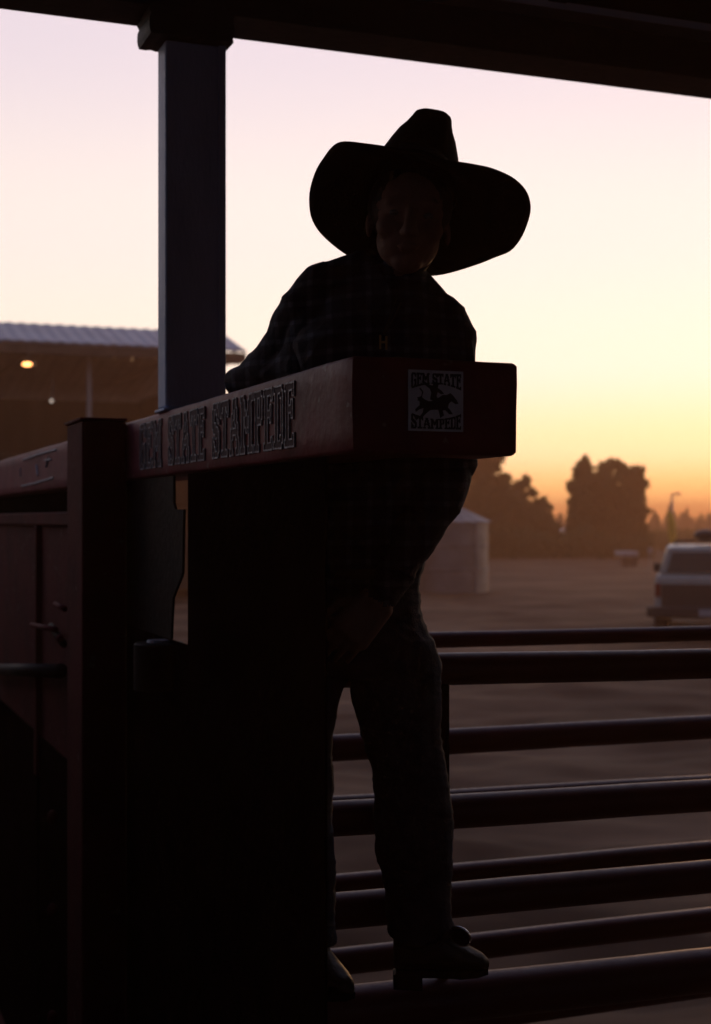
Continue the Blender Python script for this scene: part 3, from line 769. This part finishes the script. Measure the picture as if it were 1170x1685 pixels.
# spur with a bright oval button on the ankle of the boot
b = bmesh.new(); c = W(757, 1541, DL-.045)
segs = 30; n6 = 8
X1 = Vector((.75,0,-.66)).normalized(); X2 = Vector((.62,-.25,.70)).normalized()
pts = [c + X1*math.cos(2*math.pi*k/segs)*.021 + X2*math.sin(2*math.pi*k/segs)*.0165 for k in range(segs+1)]
tube(b, pts, .0026, n6, False); sp = obj('spur_ring', b, M['chrome'], pr, smooth=True)
b = bmesh.new(); nrm = X1.cross(X2)
prism(b, [c + nrm*.001 + X1*math.cos(2*math.pi*k/24)*.0195 + X2*math.sin(2*math.pi*k/24)*.0150 for k in range(24)], nrm*.002); obj('spur_disc', b, M['black'], pr)
b = bmesh.new(); tube(b, [c - X1*.02, W(722,1556,DL-.05), W(690,1566,DL-.055), W(655,1556,DL-.02)], .006, 8); obj('spur_strap', b, M['leather'], pr, smooth=True)

# ================================================================== GRANDSTAND
dG = 40.0; C0 = W(405, 577, dG)
gs = thing('grandstand', Vector((C0.x, C0.y, 0)), A, 'roofed grandstand with a pale metal roof and dark seating beyond the arena', 'grandstand')
def G(u, t, z): return Vector((C0.x + CA*u - SA*t, C0.y + SA*u + CA*t, z))
ze = C0.z
def gbox(bm, u0, u1, t0, t1, z0, z1):
    hexa(bm, [G(u0,t0,z0),G(u1,t0,z0),G(u1,t1,z0),G(u0,t1,z0),G(u0,t0,z1),G(u1,t0,z1),G(u1,t1,z1),G(u0,t1,z1)])
bm = bmesh.new(); nn = 180; ridge_t, rise, back_t = 2.4, .78, 11.0
prof = [(-32 + 32*i/nn, .035*(i % 2)) for i in range(nn+1)]
r0 = [bm.verts.new(G(u, 0, ze+dz)) for u, dz in prof]; r1 = [bm.verts.new(G(u, ridge_t, ze+rise+dz)) for u, dz in prof]; r2 = [bm.verts.new(G(u, back_t, ze+rise-1.5+dz)) for u, dz in prof]
for a, b in ((r0, r1), (r1, r2)):
    for i in range(nn): bm.faces.new((a[i], a[i+1], b[i+1], b[i]))
o = obj('roof', bm, M['roofmetal'], gs); s = o.modifiers.new('s', 'SOLIDIFY'); s.thickness = .06; s.offset = -1
bm = bmesh.new(); gbox(bm, -32, 0, .0, .12, ze-.32, ze-.07); obj('eave_beam', bm, M['woodwall'], gs)
bm = bmesh.new(); gbox(bm, -32, -.78, 9.6, 9.75, 0, ze-.75); obj('back_wall', bm, M['woodwall'], gs)
for u in (-32, -.9):
    bm = bmesh.new(); gbox(bm, u, u+.12, 1.2, 9.58, 0, ze-.70); obj('end_wall', bm, M['woodwall'], gs)
for k in range(9):
    bm = bmesh.new(); gbox(bm, -31.5, -1.2, 2.0+k*.8, 2.32+k*.8, 1.0+k*.42, 1.06+k*.42); obj('bench', bm, M['seat'], gs)
    bm = bmesh.new(); gbox(bm, -31.5, -1.2, 2.33+k*.8, 2.79+k*.8, .60+k*.42, .64+k*.42); obj('deck_board', bm, M['seat'], gs)
bm = bmesh.new(); gbox(bm, -31.5, -1.2, 1.9, 1.96, .3, 2.1); obj('front_panel', bm, M['woodwall'], gs)
for u in (-28, -22.3, -16.4, -10.4, -4.3):
    bm = bmesh.new(); gbox(bm, u, u+.12, .9, 1.02, 0, ze-.1); obj('post', bm, M['postm'], gs)
for u in (-30,-26,-22,-18,-14,-10,-6,-2,-.3):
    bm = bmesh.new(); gbox(bm, u, u+.08, .13, 9.5, ze-.30, ze-.12); obj('rafter', bm, M['postm'], gs)
for px, py in ((175,585),(205,587),(386,592)):
    p = W(px, py, 41.0 if px < 300 else 40.6); bm = bmesh.new(); wbox(bm, p.x-.22, p.x+.22, p.y-.12, p.y+.12, p.z-.12, p.z+.12); wbox(bm, p.x-.03, p.x+.03, p.y-.03, p.y+.03, p.z+.12, p.z+.42)
    l = obj('floodlight', bm, M['postm'], gs)
# lit sodium light under the roof and a small white one
def wall_lamp(px, py, d, w, h, matl, label):
    p = W(px, py, d); th = thing('light_fixture', p, 0, label, 'light')
    bm = bmesh.new(); wbox(bm, p.x-w*.62, p.x+w*.62, p.y-.02, p.y+.22, p.z-h*.3, p.z+h*.95); tube(bm, [p+Vector((0,.1,h*.95)), p+Vector((0,.1,h*.95+.5))], .02, 6); obj('housing', bm, M['suvdark'], th)
    bm = bmesh.new(); ball(bm, p + Vector((0,-.02,0)), 1, w*.5, .06, h*.5, 14); obj('lens', bm, matl, th, smooth=True)
    return th
wall_lamp(45, 599.5, 35.6, .25, .10, M['lamp'], 'glowing orange lamp hanging under the grandstand roof')
wall_lamp(85, 660, 35.5, .07, .08, M['lampw'], 'tiny pale lamp low on the grandstand front')
# ================================================================== TREES
def tree(px, d, w, top_py, label, seed, base=0.0, leaves=5200, crowns=None, ls=.16):
    rnd = random.Random(seed); bx_ = (px-585)/F*d; hgt = EYE + (855-top_py)/F*d
    th = thing('broadleaf_tree', Vector((bx_, d, 0)), 0, label, 'tree', 'trees along the edge of the fairground')
    bm = bmesh.new(); o = Vector((bx_, d, -.1))
    tips = []
    tube(bm, [o, o+Vector((.05,0,hgt*.25)), o+Vector((-.05,.1,hgt*.5)), o+Vector((.05,0,hgt*.8))], [w*.06, w*.045, w*.03, w*.01], 10)
    for k in range(11):
        a = rnd.uniform(0, 6.28); z = hgt*rnd.uniform(.15,.6); L = w*rnd.uniform(.25,.45)
        s = o + Vector((0,0,z)); m = s + Vector((math.cos(a)*L*.5, math.sin(a)*L*.5, L*.35)); e = s + Vector((math.cos(a)*L, math.sin(a)*L, L*.9))
        tube(bm, [s, m, e], [w*.018, w*.012, w*.005], 6); tips.append(e)
    obj('trunk', bm, M['bark'], th, smooth=True)
    bm = bmesh.new()
    clumps = crowns(rnd, o, w, hgt)
    tw = sum(c[1]**2 for c in clumps)
    for c, r in clumps:
        nl = int(leaves*r*r/tw)
        for _ in range(nl):
            v = Vector((rnd.gauss(0,1), rnd.gauss(0,1), rnd.gauss(0,1))).normalized()*r*(rnd.random()**.55)*rnd.uniform(.7,1.35)
            v.z *= .9
            p = c + v; s = ls*rnd.uniform(.6,1.4)
            a = Vector((rnd.gauss(0,1), rnd.gauss(0,1), rnd.gauss(0,1))).normalized(); b_ = a.orthogonal().normalized()
            q = [p + a*s, p + b_*s*.6, p - a*s, p - b_*s*.6]
            bm.faces.new([bm.verts.new(x) for x in q])
    for c, r in clumps:                # loose sprigs that break the outline
        for _ in range(3):
            dv_ = Vector((rnd.gauss(0,1), rnd.gauss(0,.5), rnd.gauss(.5,.8))).normalized()
            L_ = r*rnd.uniform(.4,1.2)
            for q_ in range(9):
                p = c + dv_*(r*.6 + L_*q_/9) + Vector((rnd.gauss(0,1), rnd.gauss(0,1), rnd.gauss(0,1)))*ls*.55*(1.4-q_/9); s = ls*rnd.uniform(.5,1.0)
                a = Vector((rnd.gauss(0,1), rnd.gauss(0,1), rnd.gauss(0,1))).normalized(); b_ = a.orthogonal().normalized()
                bm.faces.new([bm.verts.new(x) for x in (p + a*s, p + b_*s*.6, p - a*s, p - b_*s*.6)])
    obj('crown', bm, M['leaf'], th)
    return th
def cr_block(px_list, d):            # crown clumps laid out from a list of (px, py, r px)
    def f(rnd, o, w, h):
        out = []
        for x, y, r in px_list:
            p = W(x, y, d); rr_ = r*.92/F*d; out.append((Vector((p.x, d + rnd.uniform(-.35,.35)*w, p.z)), rr_))
            for _ in range(9):
                v = Vector((rnd.gauss(0,1), rnd.gauss(0,1), rnd.gauss(0,1))).normalized()*rr_*rnd.uniform(.7,1.35); out.append((Vector((p.x, d, p.z)) + v, rr_*rnd.uniform(.18,.45)))
        return out
    return f
tree(1000, 90, 4.6, 756, 'broad dark tree standing alone right of the gap in the skyline', 3, leaves=21000,
     crowns=cr_block([(965,775,17),(957,800,20),(958,835,22),(985,800,18),(1005,772,17),(1003,800,20),(1030,785,17),(1042,790,15),(1040,815,20),(1042,850,22),(1010,845,24),(980,860,24),(960,872,20),(1000,885,26),(1035,882,24),(1048,775,8),(1050,830,14),(955,815,20),(972,790,18),(985,830,26),(1028,822,26),(1018,868,26),(950,855,18),(1052,800,12),(1050,872,18),(962,768,9),(1024,770,10)], 90), ls=.15)
tree(795, 86, 5.0, 752, 'tall dense tree behind the elbow of the boy, left end of the tree group', 5, leaves=18000,
     crowns=cr_block([(800,768,24),(778,775,26),(812,800,20),(790,815,30),(760,830,34),(805,845,26),(785,870,34),(740,870,34),(825,885,24),(770,760,20),(826,800,16),(832,825,18),(815,760,14)], 86), ls=.16)
tree(860, 92, 4.4, 800, 'lower ragged tree between the grain bin and the lone tree', 8, leaves=11000,
     crowns=cr_block([(848,815,17),(860,800,10),(840,838,20),(868,835,18),(888,842,14),(902,852,9),(858,860,24),(885,870,20),(835,880,24),(865,893,26),(895,892,20),(893,826,7),(873,812,8),(872,850,20),(850,838,20),(905,868,14),(866,790,6)], 92), ls=.14)
# distant wood: jagged conifers
bm = bmesh.new(); rnd = random.Random(11)
for k in range(420):
    d = rnd.uniform(190, 270); px = rnd.uniform(-250, 1500); top = 856 - abs(rnd.gauss(0, 7)) - (8 if rnd.random() < .08 else 0)
    x = (px-585)/F*d; h = EYE + (855-top)/F*d + .6; w = h*rnd.uniform(.25,.5)
    z = 0
    for j in range(6):
        zz = h*(.08+.15*j); ww = w*(1-.15*j)*rnd.uniform(.8,1.15)
        cpt = bm.verts.new((x+rnd.uniform(-.2,.2), d, zz+h*.24)); rg = [bm.verts.new((x+ww*math.cos(a*6.283/7)*rnd.uniform(.75,1.2), d+ww*math.sin(a*6.283/7), zz-rnd.uniform(0,.3))) for a in range(7)]
        for a in range(7): bm.faces.new((rg[a], rg[(a+1)%7], cpt))
o = obj('distant_wood', bm, M['wood']); tag(o, 'hazy dark line of far conifers along the horizon', 'wood', kind='stuff')
# hedge / scrub band before the wood
bm = bmesh.new(); rnd = random.Random(12)
for k in range(16000):
    d = rnd.uniform(105, 150); px = rnd.uniform(620, 1300); x = (px-585)/F*d
    hh = 1.2 + .8*noise.noise(Vector((x*.25, 0, 0))); z = rnd.random()*hh
    s = rnd.uniform(.12,.3); a = Vector((rnd.gauss(0,1), rnd.gauss(0,1), rnd.gauss(0,1))).normalized(); b_ = a.orthogonal().normalized(); p = Vector((x, d, z))
    bm.faces.new([bm.verts.new(q) for q in (p+a*s, p+b_*s*.7, p-a*s, p-b_*s*.7)])
for k in range(9000):
    d = rnd.uniform(84, 98); px = rnd.uniform(790, 1075); x = (px-585)/F*d
    hh = 1.15 + 1.3*abs(noise.noise(Vector((x*.45, 4, d*.1)))); z = rnd.random()*hh
    s = rnd.uniform(.10,.22); a = Vector((rnd.gauss(0,1), rnd.gauss(0,1), rnd.gauss(0,1))).normalized(); b_ = a.orthogonal().normalized(); p = Vector((x, d, z))
    bm.faces.new([bm.verts.new(q) for q in (p+a*s, p+b_*s*.7, p-a*s, p-b_*s*.7)])
o = obj('scrub', bm, M['leaf']); tag(o, 'low scrub growing below the far trees', 'bushes', kind='stuff')

# ================================================================== GRAIN BIN
dB = 45.0; cB = W(738, 975, dB); rB = 65/F*dB
gb = thing('grain_bin', Vector((cB.x, dB, 0)), 0, 'round corrugated steel grain bin with a cone roof, left of the trees', 'grain bin')
zt_ = W(0, 858, dB).z
nl = 3
for k in range(nl):
    bm = bmesh.new(); rs = []; za = .0 + (zt_)*k/nl; zb_ = zt_*(k+1)/nl; m_ = 26
    for j in range(m_+1):
        z = za + (zb_-za-.012)*j/m_; r = rB + (.012*math.sin(j*math.pi*1.0) if 0 else .014*math.cos(j*math.pi)) + (0.0 if j not in (0, m_) else .02)
        rs.append([Vector((cB.x+math.cos(a*6.2832/48)*r, dB+math.sin(a*6.2832/48)*r, z)) for a in range(48)])
    loft(bm, rs, False); obj('wall_ring', bm, M['bin'], gb, smooth=True)
bm = bmesh.new(); zr = W(0, 828, dB).z; n = 48
rs = [[Vector((cB.x+math.cos(a*6.2832/n)*r, dB+math.sin(a*6.2832/n)*r, z + (.03 if a % 3 == 0 else 0))) for a in range(n)] for r, z in ((rB+.09, zt_-.03),(rB*.55, zt_+(zr-zt_)*.48),(.18, zr-.03),(.16, zr+.08),(.05, zr+.1))]
loft(bm, rs); obj('roof', bm, M['bin'], gb)
bm = bmesh.new(); p = Vector((cB.x+rB*.62, dB-rB*.85, 0)); wbox(bm, p.x-.03, p.x+.03, p.y-.02, p.y+.02, 0, zt_)
for k in range(9): wbox(bm, p.x-.2, p.x-.03, p.y-.012, p.y+.012, .2+k*.22, .22+k*.22)
wbox(bm, p.x-.26, p.x-.2, p.y-.02, p.y+.02, 0, zt_)
obj('ladder', bm, M['bin'], gb)

# ================================================================== SUV seen from behind
dS = 27.0; cS = (1166-585)/F*dS; hwS = .99
sv = thing('parked_car', Vector((cS, dS, 0)), 0, 'beige boxy off road vehicle parked tail towards us at the right edge', 'car')
def sx(v, L=4.3):                    # body as cross-sections along the length (rear at y=0)
    return v
bm = bmesh.new()
def sect(y, w0, z0, w1, z1, w2, z2): # half section widths at three heights, mirrored
    pts = [(-w0,z0),(-w1,(z0+z1)/2),(-w1,z1),(-w2,z2),(w2,z2),(w1,z1),(w1,(z0+z1)/2),(w0,z0)]
    return [Vector((cS+a, dS+y, z)) for a, z in pts]
loft(bm, [sect(0,.90,.45,.93,1.0,.90,1.20), sect(.05,.93,.40,.96,1.02,.93,1.24), sect(2.6,.95,.40,.97,1.0,.94,1.22), sect(3.0,.95,.40,.97,1.0,.90,1.14), sect(4.2,.90,.42,.92,.90,.84,1.04), sect(4.35,.80,.5,.82,.8,.76,.95)])
obj('body', bm, M['suv'], sv, bevel=.03, seg=3)
bm = bmesh.new()
def cab(y, wb, wt, zt): return [Vector((cS+a, dS+y, z)) for a, z in ((-wb,1.245),(-wt,zt),(wt,zt),(wb,1.245))]
loft(bm, [cab(.07,.88,.72,1.76), cab(.30,.88,.74,1.80), cab(2.1,.88,.74,1.80), cab(2.75,.88,.70,1.30)])
obj('cabin', bm, M['suv'], sv, bevel=.03, seg=3)
bm = bmesh.new(); hexa(bm, [Vector((cS+a, dS+y, z)) for a, y, z in ((-.74,.03,1.30),(.74,.03,1.30),(.74,.065,1.30),(-.74,.065,1.30),(-.64,.03,1.68),(.64,.03,1.68),(.64,.066,1.68),(-.64,.066,1.68))]); obj('rear_window', bm, M['glass'], sv, bevel=.01)
for s in (-1, 1):
    bm = bmesh.new(); p = [(.35,1.32),(1.9,1.32),(1.9,1.68),(.35,1.68)]
    hexa(bm, [Vector((cS+s*(.885-(z-1.245)*.26+e), dS+y, z)) for e in (-.01,.012) for y, z in p]); obj('side_window', bm, M['glass'], sv)
    bm = bmesh.new(); wbox(bm, cS+s*.90-.05, cS+s*.90+.05, dS-.035, dS+.02, .82, 1.08); obj('tail_light', bm, M['tail'], sv, bevel=.01)
    bm = bmesh.new(); wbox(bm, cS+s*1.0-.06, cS+s*1.0+.08, dS+2.3, dS+2.38, 1.22, 1.40); obj('mirror', bm, M['suvdark'], sv, bevel=.02)
bm = bmesh.new(); wbox(bm, cS-.84, cS+.84, dS-.012, dS+.02, .62, 1.07); obj('tailgate', bm, M['suvdark'], sv, bevel=.01)
bm = bmesh.new(); wbox(bm, cS-1.09, cS+1.09, dS-.16, dS+.0, .44, .64); obj('bumper', bm, M['suvdark'], sv, bevel=.03)
bm = bmesh.new(); wbox(bm, cS-.17, cS+.17, dS-.185, dS-.162, .47, .60); obj('number_plate', bm, M['white'], sv)
bm = bmesh.new()
for a in (-.6, .6): wbox(bm, cS+a-.02, cS+a+.02, dS+.3, dS+1.9, 1.83, 1.86)
for y in (.4, 1.0, 1.7): wbox(bm, cS-.62, cS+.62, dS+y, dS+y+.03, 1.862, 1.89)
obj('roof_rack', bm, M['suvdark'], sv)
for s in (-1, 1):
    for y in (.85, 3.45):
        bm = bmesh.new(); c = Vector((cS+s*.86, dS+y, .38)); tube(bm, [c-Vector((s*.12,0,0)), c-Vector((s*.10,0,0)), c+Vector((s*.10,0,0)), c+Vector((s*.12,0,0))], [.34,.38,.38,.34], 24); wh = obj('wheel', bm, M['suvdark'], sv, smooth=False)
        bm = bmesh.new(); tube(bm, [c+Vector((s*.121,0,0)), c+Vector((s*.135,0,0))], [.22,.2], 18); obj('rim', bm, M['bin'], wh)
sv.matrix_basis = Matrix.Translation(sv.location) @ Matrix.Rotation(R(-14), 4, 'Z') @ Matrix.Diagonal((1.05, 1, 1, 1))
# spare bundle on the roof rack is a separate load
bm = bmesh.new(); ball(bm, Vector((cS+.17, dS+.88, 2.0)), .17, 1.4, 1.3, .65); o = obj('roof_bag', bm, M['leather'], smooth=True); tag(o, 'small brown bag strapped on the roof rack of the beige vehicle', 'bag')

# ================================================================== LAMP POST, FLAG, FAR THINGS
dP = 80.0
def at(px, py, d): return W(px, py, d)
lp = thing('lamp_post', Vector((at(1106,0,dP).x, dP, 0)), 0, 'thin lamp post with a short arm against the orange sky', 'lamp post')
bm = bmesh.new(); x = at(1106,0,dP).x; zt = at(0,814,dP).z; tube(bm, [(x,dP,0),(x,dP,zt)], [.10,.06], 10); obj('pole', bm, M['postm'], lp, smooth=True)
bm = bmesh.new(); tube(bm, [(x,dP,zt),(x+.08,dP,zt+.06),(x+.3,dP,zt+.08)], [.05,.045,.05], 8); obj('arm', bm, M['postm'], lp, smooth=True)
bm = bmesh.new(); ball(bm, Vector((x+.34,dP,zt+.05)), .13, 1.3, 1, .55); obj('lamp_head', bm, M['postm'], lp, smooth=True)
bm = bmesh.new(); rows_ = [(841,8,1102),(848,9,1103),(862,13,1105),(880,12,1106),(895,9,1107),(912,5,1107.5),(925,5,1107.5)]
rs = [[at(cx_, py, dP-1.2) + Vector((math.cos(k*6.2832/12)*w/2/F*dP*(1+.15*math.sin(k*2.5)), math.sin(k*6.2832/12)*w/2/F*dP, 0)) for k in range(12)] for py, w, cx_ in rows_]
loft(bm, rs); fl = thing('flag', Vector((at(1107,0,dP-1.2).x, dP-1.2, 0)), 0, 'furled yellow flag standing in front of the lamp post', 'flag')
obj('cloth', bm, M['yellow'], fl, smooth=True)
bm = bmesh.new(); xx = at(1107.5,0,dP-1.2).x; tube(bm, [(xx,dP-1.2,0),(xx,dP-1.2,1.0)], .04, 8); obj('pole', bm, M['postm'], fl)
# white trailer, pale shed, small white sign far off
dT = 70.0
tr = thing('stock_trailer', Vector((at(1036,0,dT).x, dT, 0)), 0, 'low white trailer parked below the lone dark tree', 'trailer')
a, b = at(1021, 914, dT), at(1051, 906, dT)
bm = bmesh.new(); wbox(bm, a.x, b.x, dT, dT+1.6, .47, .72); obj('box', bm, M['white'], tr, bevel=.04)
for s in (a.x+.25, b.x-.25):
    bm = bmesh.new(); tube(bm, [(s,dT-.03,.22),(s,dT+.12,.22)], .22, 16); obj('wheel', bm, M['suvdark'], tr)
sg = thing('sign_board', Vector((at(1070,0,68).x, 68, 0)), 0, 'small white sign on a post left of the beige vehicle', 'sign')
p = at(1070, 906, 68); bm = bmesh.new(); wbox(bm, p.x-.1, p.x+.1, 68, 68.03, p.z-.12, p.z+.14); obj('board', bm, M['white'], sg)
bm = bmesh.new(); tube(bm, [(p.x,68.06,0),(p.x,68.06,p.z)], .03, 8); obj('post', bm, M['postm'], sg)
hb = thing('farm_shed', Vector((at(931,0,110).x, 110, 0)), 0, 'small pale shed between the two tree groups', 'shed')
a, b = at(921, 905, 110), at(941, 878, 110); bm = bmesh.new(); wbox(bm, a.x, b.x, 110, 113, 0, b.z); obj('wall', bm, M['white'], hb)
bm = bmesh.new(); mx_ = (a.x+b.x)/2
prism(bm, [Vector((a.x-.1,109.9,b.z+.005)), Vector((b.x+.1,109.9,b.z+.005)), Vector((mx_,109.9,b.z+.4))], Vector((0,3.2,0))); obj('roof', bm, M['roofmetal'], hb)

# ================================================================== DUST HAZE
bm = bmesh.new(); wbox(bm, -640, 640, -60, 640, -1.0, 8.3)
hz = bpy.data.materials.new('dust_haze'); hz.use_nodes = True; t = hz.node_tree; t.nodes.clear()
pv = N(t, 'ShaderNodeVolumePrincipled'); pv.inputs['Color'].default_value = (.97,.50,.26,1); pv.inputs['Density'].default_value = .0029; pv.inputs['Anisotropy'].default_value = .55
ou = N(t, 'ShaderNodeOutputMaterial'); t.links.new(pv.outputs[0], ou.inputs['Volume'])
o = obj('haze', bm, hz); tag(o, 'brown evening dust hanging over the arena', kind='stuff')
